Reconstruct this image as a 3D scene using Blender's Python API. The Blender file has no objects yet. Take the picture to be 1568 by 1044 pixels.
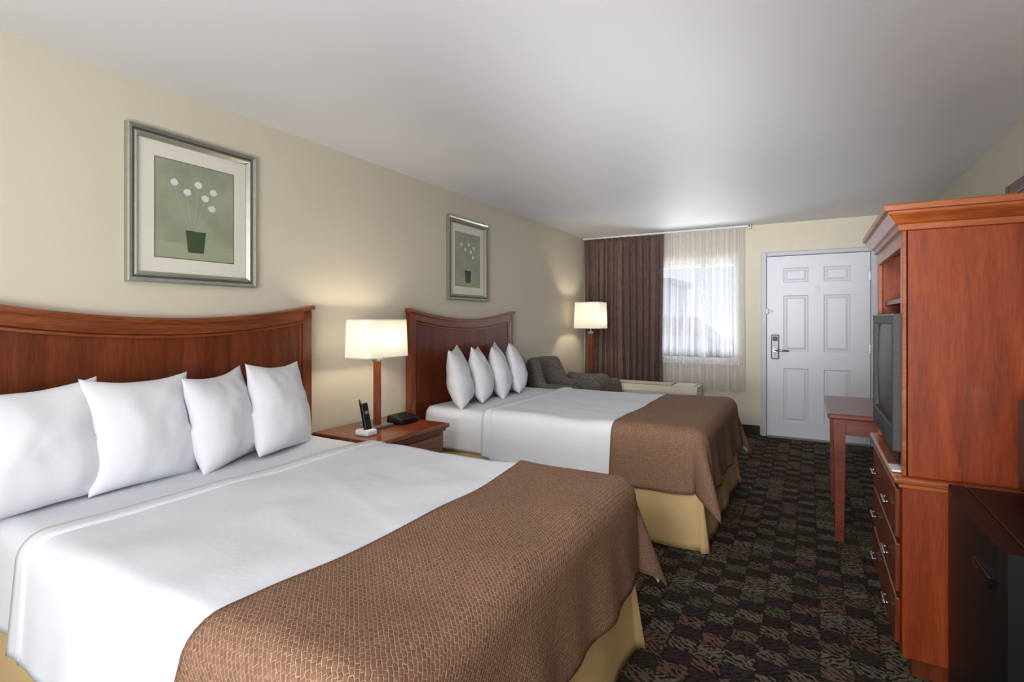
import bpy, bmesh, math, random
from mathutils import Vector, Matrix, noise
random.seed(3)
S=bpy.context.scene
COL=S.collection
# ------------------------------------------------------------ helpers
def lin(c):
    return tuple(((v/255.0)/12.92 if v/255.0<=0.04045 else ((v/255.0+0.055)/1.055)**2.4) for v in c)+(1,)
def newmat(name):
    m=bpy.data.materials.new(name); m.use_nodes=True
    nt=m.node_tree; b=nt.nodes['Principled BSDF']
    return m,nt,b
def N(nt,t,**k):
    n=nt.nodes.new(t)
    for a,v in k.items():
        if a.startswith('i_'): n.inputs[a[2:].replace('_',' ')].default_value=v
        else: setattr(n,a,v)
    return n
def ramp(nt,stops,interp='LINEAR'):
    r=nt.nodes.new('ShaderNodeValToRGB'); r.color_ramp.interpolation=interp
    el=r.color_ramp.elements
    while len(el)<len(stops): el.new(0.5)
    for e,(p,c) in zip(el,stops): e.position=p; e.color=c
    return r
def plain(name,rgb,rough=0.5,metal=0,spec=0.5,var=0.04,scale=8,bump=0,bscale=200,coat=0):
    m,nt,b=newmat(name)
    c=lin(rgb)
    tc=N(nt,'ShaderNodeTexCoord'); nz=N(nt,'ShaderNodeTexNoise'); nz.inputs['Scale'].default_value=scale; nz.inputs['Detail'].default_value=3
    nt.links.new(tc.outputs['Object'],nz.inputs['Vector'])
    lo=tuple(x*(1-var) for x in c[:3])+(1,); hi=tuple(min(1,x*(1+var)) for x in c[:3])+(1,)
    r=ramp(nt,[(0.3,lo),(0.7,hi)])
    nt.links.new(nz.outputs['Fac'],r.inputs['Fac']); nt.links.new(r.outputs['Color'],b.inputs['Base Color'])
    b.inputs['Roughness'].default_value=rough; b.inputs['Metallic'].default_value=metal
    b.inputs['Specular IOR Level'].default_value=spec
    b.inputs['Coat Weight'].default_value=coat
    if bump>0:
        n2=N(nt,'ShaderNodeTexNoise'); n2.inputs['Scale'].default_value=bscale; n2.inputs['Detail'].default_value=4
        nt.links.new(tc.outputs['Object'],n2.inputs['Vector'])
        bp=N(nt,'ShaderNodeBump'); bp.inputs['Strength'].default_value=bump; bp.inputs['Distance'].default_value=0.01
        nt.links.new(n2.outputs['Fac'],bp.inputs['Height']); nt.links.new(bp.outputs['Normal'],b.inputs['Normal'])
    return m
def wood(name,dark,mid,light,axis='Z',rough=0.28,coat=0.3,spec=0.5):
    m,nt,b=newmat(name)
    tc=N(nt,'ShaderNodeTexCoord'); mp=N(nt,'ShaderNodeMapping')
    s={'Z':(9,9,0.9),'Y':(9,0.9,9),'X':(0.9,9,9)}[axis]
    mp.inputs['Scale'].default_value=s
    nt.links.new(tc.outputs['Object'],mp.inputs['Vector'])
    n=N(nt,'ShaderNodeTexNoise'); n.inputs['Scale'].default_value=1.6; n.inputs['Detail'].default_value=6; n.inputs['Roughness'].default_value=0.6; n.inputs['Distortion'].default_value=0.6
    nt.links.new(mp.outputs['Vector'],n.inputs['Vector'])
    mp2=N(nt,'ShaderNodeMapping'); mp2.inputs['Scale'].default_value=tuple(v*9 for v in s); nt.links.new(tc.outputs['Object'],mp2.inputs['Vector'])
    n2=N(nt,'ShaderNodeTexNoise'); n2.inputs['Scale'].default_value=2.0; n2.inputs['Detail'].default_value=3
    nt.links.new(mp2.outputs['Vector'],n2.inputs['Vector'])
    mx=N(nt,'ShaderNodeMath',operation='MULTIPLY_ADD'); mx.inputs[1].default_value=0.35
    nt.links.new(n2.outputs['Fac'],mx.inputs[0]); 
    m3=N(nt,'ShaderNodeMath',operation='MULTIPLY'); m3.inputs[1].default_value=0.68; nt.links.new(n.outputs['Fac'],m3.inputs[0]); nt.links.new(m3.outputs[0],mx.inputs[2])
    r=ramp(nt,[(0.32,lin(dark)),(0.52,lin(mid)),(0.70,lin(light))])
    nt.links.new(mx.outputs[0],r.inputs['Fac']); nt.links.new(r.outputs['Color'],b.inputs['Base Color'])
    b.inputs['Specular IOR Level'].default_value=spec
    b.inputs['Roughness'].default_value=rough; b.inputs['Coat Weight'].default_value=coat; b.inputs['Coat Roughness'].default_value=0.2
    return m
def empty(name,loc=(0,0,0)):
    e=bpy.data.objects.new(name,None); e.location=loc; e.empty_display_size=0.1; COL.objects.link(e); return e
def finish(name,bm,mat,parent=None,smooth=False,recenter=True,mats=None):
    me=bpy.data.meshes.new(name)
    bmesh.ops.recalc_face_normals(bm,faces=bm.faces)
    c=Vector((0,0,0))
    if recenter and len(bm.verts):
        mn=Vector([min(v.co[i] for v in bm.verts) for i in range(3)]); mx=Vector([max(v.co[i] for v in bm.verts) for i in range(3)])
        c=(mn+mx)/2
        for v in bm.verts: v.co-=c
    if smooth:
        for f in bm.faces: f.smooth=True
    bm.to_mesh(me); bm.free()
    o=bpy.data.objects.new(name,me); o.location=c; COL.objects.link(o)
    if mats:
        for m in mats: me.materials.append(m)
    elif mat: me.materials.append(mat)
    if parent:
        o.parent=parent; o.matrix_parent_inverse=Matrix.Translation(-Vector(parent.location))
    return o
def addbox(bm,a,b,bev=0,seg=2):
    a=Vector(a);b=Vector(b)
    r=bmesh.ops.create_cube(bm,size=1.0)
    vs=r['verts']
    for v in vs:
        v.co=Vector(((a.x+b.x)/2+v.co.x*(b.x-a.x),(a.y+b.y)/2+v.co.y*(b.y-a.y),(a.z+b.z)/2+v.co.z*(b.z-a.z)))
    if bev>0:
        es=list({e for v in vs for e in v.link_edges})
        bmesh.ops.bevel(bm,geom=es,offset=bev,segments=seg,affect='EDGES',profile=0.5)
    return vs
def box(name,a,b,mat,parent=None,bev=0.004,seg=2):
    bm=bmesh.new(); addbox(bm,a,b,bev,seg)
    return finish(name,bm,mat,parent)
def boxes(name,lst,mat,parent=None,bev=0.004):
    bm=bmesh.new()
    for a,b in lst: addbox(bm,a,b,bev)
    return finish(name,bm,mat,parent)
def cyl(name,p0,p1,r0,r1,mat,parent=None,seg=24,smooth=True,bev=0):
    bm=bmesh.new(); addcyl(bm,p0,p1,r0,r1,seg)
    o=finish(name,bm,mat,parent)
    if smooth:
        for p in o.data.polygons: p.use_smooth=len(p.vertices)==4
    return o
def addcyl(bm,p0,p1,r0,r1,seg=24):
    p0=Vector(p0);p1=Vector(p1); d=p1-p0
    q=d.to_track_quat('Z','Y').to_matrix().to_4x4()
    bmesh.ops.create_cone(bm,cap_ends=True,segments=seg,radius1=r0,radius2=r1,depth=d.length,matrix=Matrix.Translation((p0+p1)/2)@q)
def lathe(name,prof,center,mat,parent=None,seg=32):
    bm=bmesh.new(); rings=[]
    for r,z in prof:
        rings.append([bm.verts.new((center[0]+r*math.cos(2*math.pi*i/seg),center[1]+r*math.sin(2*math.pi*i/seg),center[2]+z)) for i in range(seg)])
    for a,b in zip(rings,rings[1:]):
        for i in range(seg): bm.faces.new((a[i],a[(i+1)%seg],b[(i+1)%seg],b[i]))
    bm.faces.new(rings[0][::-1]); bm.faces.new(rings[-1])
    return finish(name,bm,mat,parent,smooth=True)
def gridsurf(name,fn,nu,nv,mat,parent=None,thick=0,uvfn=None,sub=0):
    bm=bmesh.new(); uvl=bm.loops.layers.uv.new('UVMap')
    V=[[bm.verts.new(fn(i/nu,j/nv)) for j in range(nv+1)] for i in range(nu+1)]
    for i in range(nu):
        for j in range(nv):
            f=bm.faces.new((V[i][j],V[i+1][j],V[i+1][j+1],V[i][j+1])); f.smooth=True
            for l,(a,b) in zip(f.loops,((i,j),(i+1,j),(i+1,j+1),(i,j+1))):
                l[uvl].uv=uvfn(a/nu,b/nv) if uvfn else (a/nu,b/nv)
    o=finish(name,bm,mat,parent)
    if thick:
        m=o.modifiers.new('solid','SOLIDIFY'); m.thickness=thick; m.offset=1
    return o
# ------------------------------------------------------------ materials
M_wall=plain('wall_paint',(210,203,185),0.75,var=0.015,scale=1.5,bump=0.06,bscale=160,spec=0.25)
M_wallf=plain('wall_paint_textured',(214,207,189),0.7,var=0.02,scale=3,bump=0.35,bscale=45,spec=0.3)
M_ceil=plain('ceiling_paint',(228,228,231),0.5,var=0.01,scale=1,spec=0.4)
M_base=plain('baseboard_vinyl',(38,32,34),0.5)
M_white=plain('white_linen',(216,219,226),0.85,var=0.02,scale=5,bump=0.12,bscale=25,spec=0.2)
M_pillow=plain('pillow_cotton',(220,222,228),0.85,var=0.01,scale=6,bump=0.10,bscale=30,spec=0.2)
M_skirt=plain('gold_bedskirt',(200,172,124),0.7,var=0.06,scale=4,bump=0.05,bscale=100,spec=0.3)
M_wood=wood('cherry_wood',(76,32,14),(120,56,27),(150,80,41),'Z')
M_woodY=wood('cherry_wood_rail',(78,34,16),(124,62,32),(156,88,48),'Y')
M_panel=wood('cherry_panel',(72,31,13),(105,47,21),(130,64,31),'Z',0.35,0.15)
M_arm=wood('armoire_cherry',(102,38,12),(134,54,20),(154,72,30),'Z',0.42,0.1,0.3)
M_armtrim=wood('armoire_trim',(106,44,17),(148,74,32),(178,98,50),'X',0.32,0.25)
M_desk=wood('desk_cherry',(78,28,15),(108,44,26),(128,58,36),'X',0.35,0.15)
M_silver=plain('silver_frame',(176,176,166),0.32,metal=0.75,var=0.06,scale=30)
M_silverd=plain('silver_dark',(120,122,112),0.4,metal=0.6)
M_mat=plain('mat_board',(222,218,206),0.9,var=0.01)
M_blk=plain('black_plastic',(14,14,16),0.4,spec=0.35)
M_blkg=plain('black_gloss',(10,10,12),0.15)
M_screen=plain('tv_screen',(7,8,10),0.3,spec=0.15)
M_tvgrey=plain('tv_surround',(66,68,72),0.5,spec=0.3)
M_chrome=plain('brushed_nickel',(170,170,172),0.3,metal=1)
M_plate=plain('lock_plate_metal',(110,112,116),0.4,metal=0.6)
M_door=plain('door_paint',(210,213,223),0.4,var=0.015,scale=3)
M_doorf=plain('door_frame_paint',(186,189,200),0.45)
M_ptac=plain('ptac_beige',(206,200,182),0.5)
M_dark=plain('dark_void',(30,28,26),0.8)
M_greyp=plain('grey_plastic',(118,120,124),0.45)
M_winf=plain('window_aluminium',(215,218,222),0.4)
M_glassy=plain('paper',(225,225,222),0.8)

def shade_mat():
    m,nt,b=newmat('lamp_shade_linen'); nt.nodes.remove(b); out=nt.nodes['Material Output']
    tc=N(nt,'ShaderNodeTexCoord'); nz=N(nt,'ShaderNodeTexNoise'); nz.inputs['Scale'].default_value=120
    nt.links.new(tc.outputs['Object'],nz.inputs['Vector'])
    r=ramp(nt,[(0.3,lin((238,234,220))),(0.7,lin((250,247,236)))]); nt.links.new(nz.outputs['Fac'],r.inputs['Fac'])
    d=N(nt,'ShaderNodeBsdfDiffuse'); t=N(nt,'ShaderNodeBsdfTranslucent'); mx=N(nt,'ShaderNodeMixShader'); mx.inputs[0].default_value=0.4
    nt.links.new(r.outputs['Color'],d.inputs['Color']); nt.links.new(r.outputs['Color'],t.inputs['Color'])
    nt.links.new(d.outputs[0],mx.inputs[1]); nt.links.new(t.outputs[0],mx.inputs[2])
    e=N(nt,'ShaderNodeEmission'); e.inputs['Color'].default_value=(1,0.93,0.78,1); e.inputs['Strength'].default_value=0.28
    ad=N(nt,'ShaderNodeAddShader'); nt.links.new(mx.outputs[0],ad.inputs[0]); nt.links.new(e.outputs[0],ad.inputs[1])
    nt.links.new(ad.outputs[0],out.inputs['Surface']); return m
M_shade=shade_mat()
def sheer_mat():
    m,nt,b=newmat('sheer_voile'); nt.nodes.remove(b); out=nt.nodes['Material Output']
    tc=N(nt,'ShaderNodeTexCoord'); mp=N(nt,'ShaderNodeMapping'); mp.inputs['Scale'].default_value=(1,1,0.05); nt.links.new(tc.outputs['Object'],mp.inputs['Vector'])
    nz=N(nt,'ShaderNodeTexNoise'); nz.inputs['Scale'].default_value=22; nz.inputs['Detail'].default_value=3; nt.links.new(mp.outputs['Vector'],nz.inputs['Vector'])
    r=ramp(nt,[(0.35,(0.40,0.40,0.40,1)),(0.65,(0.66,0.66,0.66,1))]); nt.links.new(nz.outputs['Fac'],r.inputs['Fac'])
    d=N(nt,'ShaderNodeBsdfDiffuse'); d.inputs['Color'].default_value=lin((236,230,226))
    t=N(nt,'ShaderNodeBsdfTranslucent'); t.inputs['Color'].default_value=lin((204,208,216))
    mx=N(nt,'ShaderNodeMixShader'); mx.inputs[0].default_value=0.3; nt.links.new(d.outputs[0],mx.inputs[1]); nt.links.new(t.outputs[0],mx.inputs[2])
    tr=N(nt,'ShaderNodeBsdfTransparent'); m2=N(nt,'ShaderNodeMixShader'); nt.links.new(r.outputs['Color'],m2.inputs[0])
    nt.links.new(tr.outputs[0],m2.inputs[1]); nt.links.new(mx.outputs[0],m2.inputs[2]); nt.links.new(m2.outputs[0],out.inputs['Surface']); return m
M_sheer=sheer_mat()
def drape_mat():
    m,nt,b=newmat('brown_drapery')
    tc=N(nt,'ShaderNodeTexCoord'); mp=N(nt,'ShaderNodeMapping'); mp.inputs['Scale'].default_value=(30,30,4); nt.links.new(tc.outputs['Object'],mp.inputs['Vector'])
    nz=N(nt,'ShaderNodeTexNoise'); nz.inputs['Scale'].default_value=3; nt.links.new(mp.outputs['Vector'],nz.inputs['Vector'])
    r=ramp(nt,[(0.3,lin((70,50,46))),(0.7,lin((106,80,72)))]); nt.links.new(nz.outputs['Fac'],r.inputs['Fac']); nt.links.new(r.outputs['Color'],b.inputs['Base Color'])
    b.inputs['Roughness'].default_value=0.6; b.inputs['Sheen Weight'].default_value=0.15; return m
M_drape=drape_mat()
def blanket_mat():
    m,nt,b=newmat('brown_woven_blanket')
    tc=N(nt,'ShaderNodeTexCoord')
    br=N(nt,'ShaderNodeTexBrick'); br.offset=0.5; br.inputs['Scale'].default_value=1.0
    br.inputs['Brick Width'].default_value=0.016; br.inputs['Row Height'].default_value=0.009; br.inputs['Mortar Size'].default_value=0.0016; br.inputs['Mortar Smooth'].default_value=0.9
    br.inputs['Color1'].default_value=lin((134,100,80)); br.inputs['Color2'].default_value=lin((118,86,68)); br.inputs['Mortar'].default_value=lin((176,144,120))
    mp=N(nt,'ShaderNodeMapping'); mp.inputs['Rotation'].default_value=(0,0,0.75)
    dn=N(nt,'ShaderNodeTexNoise'); dn.inputs['Scale'].default_value=70; nt.links.new(tc.outputs['UV'],dn.inputs['Vector'])
    dm=N(nt,'ShaderNodeMixRGB'); dm.blend_type='LINEAR_LIGHT'; dm.inputs[0].default_value=0.004
    nt.links.new(tc.outputs['UV'],dm.inputs[1]); nt.links.new(dn.outputs['Color'],dm.inputs[2])
    nt.links.new(dm.outputs[0],mp.inputs['Vector']); nt.links.new(mp.outputs['Vector'],br.inputs['Vector'])
    nz=N(nt,'ShaderNodeTexNoise'); nz.inputs['Scale'].default_value=90; nt.links.new(tc.outputs['UV'],nz.inputs['Vector'])
    mx=N(nt,'ShaderNodeMix',data_type='RGBA',blend_type='MULTIPLY'); mx.inputs[0].default_value=0.6
    nt.links.new(br.outputs['Color'],mx.inputs[6]); 
    r=ramp(nt,[(0.3,(0.5,0.5,0.5,1)),(0.7,(1,1,1,1))]); nt.links.new(nz.outputs['Fac'],r.inputs['Fac']); nt.links.new(r.outputs['Color'],mx.inputs[7])
    nt.links.new(mx.outputs[2],b.inputs['Base Color'])
    bp=N(nt,'ShaderNodeBump'); bp.invert=True; bp.inputs['Strength'].default_value=0.7; bp.inputs['Distance'].default_value=0.003
    nt.links.new(br.outputs['Fac'],bp.inputs['Height']); nt.links.new(bp.outputs['Normal'],b.inputs['Normal'])
    b.inputs['Roughness'].default_value=0.75; b.inputs['Specular IOR Level'].default_value=0.2; return m
M_blanket=blanket_mat()
def carpet_mat():
    m,nt,b=newmat('patterned_carpet')
    tc=N(nt,'ShaderNodeTexCoord')
    def M(op,a,bb=None,c=None):
        n=N(nt,'ShaderNodeMath',operation=op)
        for i,v in enumerate((a,bb,c)):
            if v is None: continue
            if isinstance(v,(int,float)): n.inputs[i].default_value=v
            else: nt.links.new(v,n.inputs[i])
        return n.outputs[0]
    sp=N(nt,'ShaderNodeSeparateXYZ'); 
    dn=N(nt,'ShaderNodeTexNoise'); dn.inputs['Scale'].default_value=34; dn.inputs['Detail'].default_value=3; nt.links.new(tc.outputs['Object'],dn.inputs['Vector'])
    dm=N(nt,'ShaderNodeMixRGB'); dm.blend_type='LINEAR_LIGHT'; dm.inputs[0].default_value=0.025
    nt.links.new(tc.outputs['Object'],dm.inputs[1]); nt.links.new(dn.outputs['Color'],dm.inputs[2])
    nt.links.new(dm.outputs[0],sp.inputs[0])
    X=sp.outputs[0];Y=sp.outputs[1]
    cx=M('MULTIPLY',X,9.5); cy=M('MULTIPLY',Y,11.5)
    fx=M('FLOOR',cx); fy=M('FLOOR',cy)
    cb=N(nt,'ShaderNodeCombineXYZ'); nt.links.new(fx,cb.inputs[0]); nt.links.new(fy,cb.inputs[1])
    wn=N(nt,'ShaderNodeTexWhiteNoise',noise_dimensions='2D'); nt.links.new(cb.outputs[0],wn.inputs['Vector'])
    par=M('MODULO',M('ABSOLUTE',M('ADD',fx,fy)),2.0)
    sgn=M('SUBTRACT',M('MULTIPLY',par,2.0),1.0)
    st=M('SINE',M('MULTIPLY',M('ADD',M('MULTIPLY',X,sgn),M('MULTIPLY',Y,1.4)),165.0))
    n2=N(nt,'ShaderNodeTexNoise'); n2.inputs['Scale'].default_value=46; n2.inputs['Detail'].default_value=4; nt.links.new(tc.outputs['Object'],n2.inputs['Vector'])
    leaf=M('GREATER_THAN',M('ADD',M('MULTIPLY',st,0.45),M('MULTIPLY',n2.outputs['Fac'],2.4)),1.02)
    ux=M('ABSOLUTE',M('SUBTRACT',M('FRACT',cx),0.5)); uy=M('ABSOLUTE',M('SUBTRACT',M('FRACT',cy),0.5))
    edge=M('LESS_THAN',M('ADD',M('MAXIMUM',ux,uy),M('MULTIPLY',n2.outputs['Fac'],0.25)),0.60)
    keep=M('GREATER_THAN',M('ADD',wn.outputs['Value'],M('MULTIPLY',par,0.9)),0.65)
    mask=M('MULTIPLY',M('MULTIPLY',leaf,edge),M('ADD',M('MULTIPLY',keep,0.8),0.2))
    cells=ramp(nt,[(0.0,lin((110,98,82))),(0.25,lin((112,82,72))),(0.48,lin((88,90,70))),(0.66,lin((108,88,76))),(0.84,lin((114,104,88)))],'CONSTANT')
    nt.links.new(wn.outputs['Value'],cells.inputs['Fac'])
    bgr=ramp(nt,[(0.0,lin((38,33,33))),(0.5,lin((48,41,38))),(0.8,lin((40,40,35)))],'CONSTANT')
    nt.links.new(wn.outputs['Value'],bgr.inputs['Fac'])
    mx=N(nt,'ShaderNodeMixRGB'); nt.links.new(mask,mx.inputs[0]); nt.links.new(bgr.outputs[0],mx.inputs[1]); nt.links.new(cells.outputs[0],mx.inputs[2])
    n3=N(nt,'ShaderNodeTexNoise'); n3.inputs['Scale'].default_value=350; nt.links.new(tc.outputs['Object'],n3.inputs['Vector'])
    r3=ramp(nt,[(0.3,(0.5,0.5,0.5,1)),(0.7,(1.15,1.15,1.15,1))]); nt.links.new(n3.outputs['Fac'],r3.inputs['Fac'])
    m2=N(nt,'ShaderNodeMixRGB'); m2.blend_type='MULTIPLY'; m2.inputs[0].default_value=0.8; nt.links.new(mx.outputs[0],m2.inputs[1]); nt.links.new(r3.outputs[0],m2.inputs[2])
    nt.links.new(m2.outputs[0],b.inputs['Base Color'])
    bp=N(nt,'ShaderNodeBump'); bp.inputs['Strength'].default_value=0.6; bp.inputs['Distance'].default_value=0.004; nt.links.new(n3.outputs['Fac'],bp.inputs['Height']); nt.links.new(bp.outputs['Normal'],b.inputs['Normal'])
    b.inputs['Roughness'].default_value=0.95; b.inputs['Specular IOR Level'].default_value=0.1
    return m
M_carpet=carpet_mat()
def chair_mat():
    m,nt,b=newmat('chair_tweed')
    tc=N(nt,'ShaderNodeTexCoord'); ck=N(nt,'ShaderNodeTexVoronoi'); ck.inputs['Scale'].default_value=60
    nt.links.new(tc.outputs['Object'],ck.inputs['Vector'])
    r=ramp(nt,[(0.1,lin((50,47,44))),(0.5,lin((104,98,90)))]); nt.links.new(ck.outputs['Distance'],r.inputs['Fac']); nt.links.new(r.outputs[0],b.inputs['Base Color'])
    b.inputs['Roughness'].default_value=0.8; return m
M_chair=chair_mat()
def print_mat():
    m,nt,b=newmat('art_print_green')
    tc=N(nt,'ShaderNodeTexCoord'); nz=N(nt,'ShaderNodeTexNoise'); nz.inputs['Scale'].default_value=7; nz.inputs['Detail'].default_value=5
    nt.links.new(tc.outputs['Object'],nz.inputs['Vector'])
    r=ramp(nt,[(0.3,lin((140,146,122))),(0.7,lin((160,165,142)))]); nt.links.new(nz.outputs['Fac'],r.inputs['Fac']); nt.links.new(r.outputs[0],b.inputs['Base Color']); b.inputs['Roughness'].default_value=0.35
    return m
M_print=print_mat()
M_pot=plain('print_pot',(62,80,50),0.6); M_stem=plain('print_stem',(172,180,156),0.6); M_flower=plain('print_flower',(214,220,216),0.6,var=0.12,scale=60)
M_printb=plain('print_band',(158,164,134),0.6)

# ------------------------------------------------------------ room
XL,XR,YF,YB,H=-2.6,0.98,6.5,-1.6,2.365
T=0.12
box('floor',(XL-T,YB-T,-0.1),(XR+T,YF+T,0),M_carpet,bev=0)
box('ceiling',(XL-T,YB-T,H),(XR+T,YF+T,H+0.1),M_ceil,bev=0)
box('wall_left',(XL-T,YB-T,0),(XL,YF+T,H),M_wall,bev=0)
box('wall_right',(XR,YB-T,0),(XR+T,YF+T,H),M_wall,bev=0)
box('wall_back',(XL,YB-T,0),(XR,YB,H),M_wall,bev=0)
wx0,wx1,wz0,wz1=-2.2,-0.72,0.80,1.97
boxes('wall_far',[((XL,YF,0),(wx0,YF+T,H)),((wx1,YF,0),(XR,YF+T,H)),((wx0,YF,0),(wx1,YF+T,wz0)),((wx0,YF,wz1),(wx1,YF+T,H))],M_wallf,bev=0)
boxes('baseboard_far',[((XL,YF-0.012,0),(-0.49,YF,0.10)),((0.62,YF-0.012,0),(XR,YF,0.10))],M_base,bev=0.003)
box('baseboard_left',(XL,YB,0),(XL+0.012,YF-0.012,0.10),M_base,bev=0.003)
box('baseboard_right',(XR-0.012,YB,0),(XR,YF-0.012,0.10),M_base,bev=0.003)
# window
wn=empty('window_1',((wx0+wx1)/2,YF+0.05,wz0))
fw=0.045
boxes('window_frame',[((wx0,YF+0.03,wz0),(wx0+fw,YF+0.09,wz1)),((wx1-fw,YF+0.03,wz0),(wx1,YF+0.09,wz1)),((wx0+fw,YF+0.03,wz0),(wx1-fw,YF+0.09,wz0+fw)),((wx0+fw,YF+0.03,wz1-fw),(wx1-fw,YF+0.09,wz1)),((-1.13,YF+0.035,wz0+fw),(-1.09,YF+0.085,wz1-fw))],M_winf,wn)
box('window_sill',(wx0-0.02,YF-0.03,wz0-0.03),(wx1+0.02,YF+0.03,wz0),M_winf,wn)
# door
dx0,dx1,dz1=-0.415,0.534,1.99
dr=empty('door_1',((dx0+dx1)/2,YF-0.03,0))
yf=YF-0.05
bm=bmesh.new()
pX=[(-0.255,-0.015),(0.125,0.365)]; pZ=[(0.18,0.765),(0.95,1.56),(1.70,1.86)]
addbox(bm,(dx0,YF-0.03,0.015),(dx1,YF-0.002,dz1),0)
xs=[dx0,pX[0][0],pX[0][1],pX[1][0],pX[1][1],dx1]
for a,b in ((xs[0],xs[1]),(xs[2],xs[3]),(xs[4],xs[5])): addbox(bm,(a,yf,0.015),(b,YF-0.03,dz1),0)
zz=[0.015,pZ[0][0],pZ[0][1],pZ[1][0],pZ[1][1],pZ[2][0],pZ[2][1],dz1]
for (x0,x1) in pX:
    for k in (0,2,4,6): addbox(bm,(x0,yf,zz[k]),(x1,YF-0.03,zz[k+1]),0)
    for (z0,z1) in pZ:
        def ring(d,y): 
            return [bm.verts.new((x0+d,y,z0+d)),bm.verts.new((x1-d,y,z0+d)),bm.verts.new((x1-d,y,z1-d)),bm.verts.new((x0+d,y,z1-d))]
        R=[ring(0,yf),ring(0.012,yf+0.009),ring(0.020,yf+0.009),ring(0.042,yf+0.002)]
        for A,B in zip(R,R[1:]):
            for i in range(4): bm.faces.new((A[i],A[(i+1)%4],B[(i+1)%4],B[i]))
        bm.faces.new(R[-1])
finish('door_slab',bm,M_door,dr)
boxes('door_frame',[((dx0-0.06,YF-0.065,0),(dx0-0.005,YF,dz1+0.05)),((dx1+0.005,YF-0.065,0),(dx1+0.06,YF,dz1+0.05)),((dx0-0.005,YF-0.065,dz1+0.005),(dx1+0.005,YF,dz1+0.05))],M_doorf,dr,bev=0.006)
box('door_threshold',(dx0,YF-0.10,0),(dx1,YF-0.052,0.018),M_greyp,dr)
box('lock_plate',(-0.375,yf-0.025,0.86),(-0.295,yf-0.001,1.13),M_plate,dr,bev=0.01)
box('lock_reader',(-0.36,yf-0.035,1.06),(-0.31,yf-0.025,1.11),M_blk,dr,bev=0.004)
cyl('handle_hub',(-0.335,yf-0.07,0.96),(-0.335,yf-0.025,0.96),0.018,0.018,M_chrome,dr)
cyl('handle_lever',(-0.345,yf-0.065,0.96),(-0.20,yf-0.065,0.955),0.011,0.009,M_chrome,dr)
boxes('door_latch',[((-0.41,yf-0.02,1.38),(-0.36,yf-0.001,1.40)),((-0.425,yf-0.03,1.36),(-0.40,yf-0.005,1.42))],M_plate,dr,bev=0.002)
boxes('door_hinges',[((dx1-0.015,yf-0.012,z),(dx1+0.004,yf-0.001,z+0.09)) for z in (0.2,0.95,1.7)],M_chrome,dr,bev=0.002)
box('peephole_card',(0.05,yf-0.004,1.60),(0.10,yf-0.001,1.66),M_glassy,dr,bev=0)

# curtains
def pleat(x,k,a,seed):
    return a*math.sin(k*x+0.8*math.sin(k*0.23*x+seed))+0.3*a*math.sin(k*2.1*x+seed)
cb=empty('brown_curtain',(-2.05,6.38,0.5))
x0,x1=-2.56,-1.535
def f(u,v):
    z=2.33-(2.33-0.50)*v
    x=x0+(x1-x0)*u
    sq=0.015*math.sin(v*3+u*9)
    y=6.385+pleat(u*1.0,75,0.028*(0.75+0.35*v),1.0)*(0.6 if v<0.06 else 1)
    return (x+sq*v,y,z+0.008*math.sin(u*60)*(v>0.97))
gridsurf('curtain_panel',f,300,30,M_drape,cb,thick=0.004)
sc=empty('sheer_curtain',(-1.1,6.42,0.5))
def f(u,v):
    z=2.33-(2.33-0.475)*v; x=-1.57+(0.93)*u
    y=6.45+pleat(u,70,0.018,4.0)
    return (x+0.01*math.sin(v*4+u*5)*v,y,z+0.01*math.sin(u*33)*(v>0.97))
gridsurf('sheer_panel',f,220,20,M_sheer,sc)
rod=empty('curtain_rod',(-1.5,6.41,2.345))
box('track',(-2.58,6.40,2.335),(-0.58,6.425,2.358),M_winf,rod,bev=0.003)
boxes('brackets',[((-0.60,6.40,2.32),(-0.575,6.5,2.36)),((-1.56,6.425,2.335),(-1.54,6.5,2.355))],M_winf,rod,bev=0.002)

# PTAC
pt=empty('air_conditioner_unit',(-1.62,6.2,0))
px0,px1,py0,py1,pzt=-2.13,-1.08,5.98,6.335,0.545
bm=bmesh.new(); addbox(bm,(px0,py0,0.10),(px1,py1,pzt-0.07),0.01)
addbox(bm,(px0,py0+0.04,0.0),(px1,py1,0.10),0.003)
vs=[bm.verts.new(p) for p in ((px0,py0,pzt-0.07),(px1,py0,pzt-0.07),(px1,py1,pzt-0.07),(px0,py1,pzt-0.07),(px0,py0+0.05,pzt),(px1,py0+0.05,pzt),(px1,py1,pzt),(px0,py1,pzt))]
for q in ((0,1,5,4),(1,2,6,5),(2,3,7,6),(3,0,4,7),(4,5,6,7)): bm.faces.new([vs[i] for i in q])
finish('ac_body',bm,M_ptac,pt)
boxes('ac_louvres',[((px0+0.05,py0+0.075+i*0.036,pzt+0.002),(px1-0.30,py0+0.087+i*0.036,pzt+0.010)) for i in range(7)],M_ptac,pt,bev=0.001)
box('ac_grille_well',(px0+0.04,py0+0.065,pzt-0.002),(px1-0.29,py1-0.01,pzt+0.003),M_dark,pt,bev=0)
box('ac_control_door',(px1-0.26,py0+0.08,pzt),(px1-0.04,py1-0.03,pzt+0.014),M_winf,pt)
boxes('ac_front_slots',[((px0+0.06,py0-0.003,0.16+i*0.03),(px1-0.06,py0+0.001,0.17+i*0.03)) for i in range(5)],M_dark,pt,bev=0)

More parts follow.
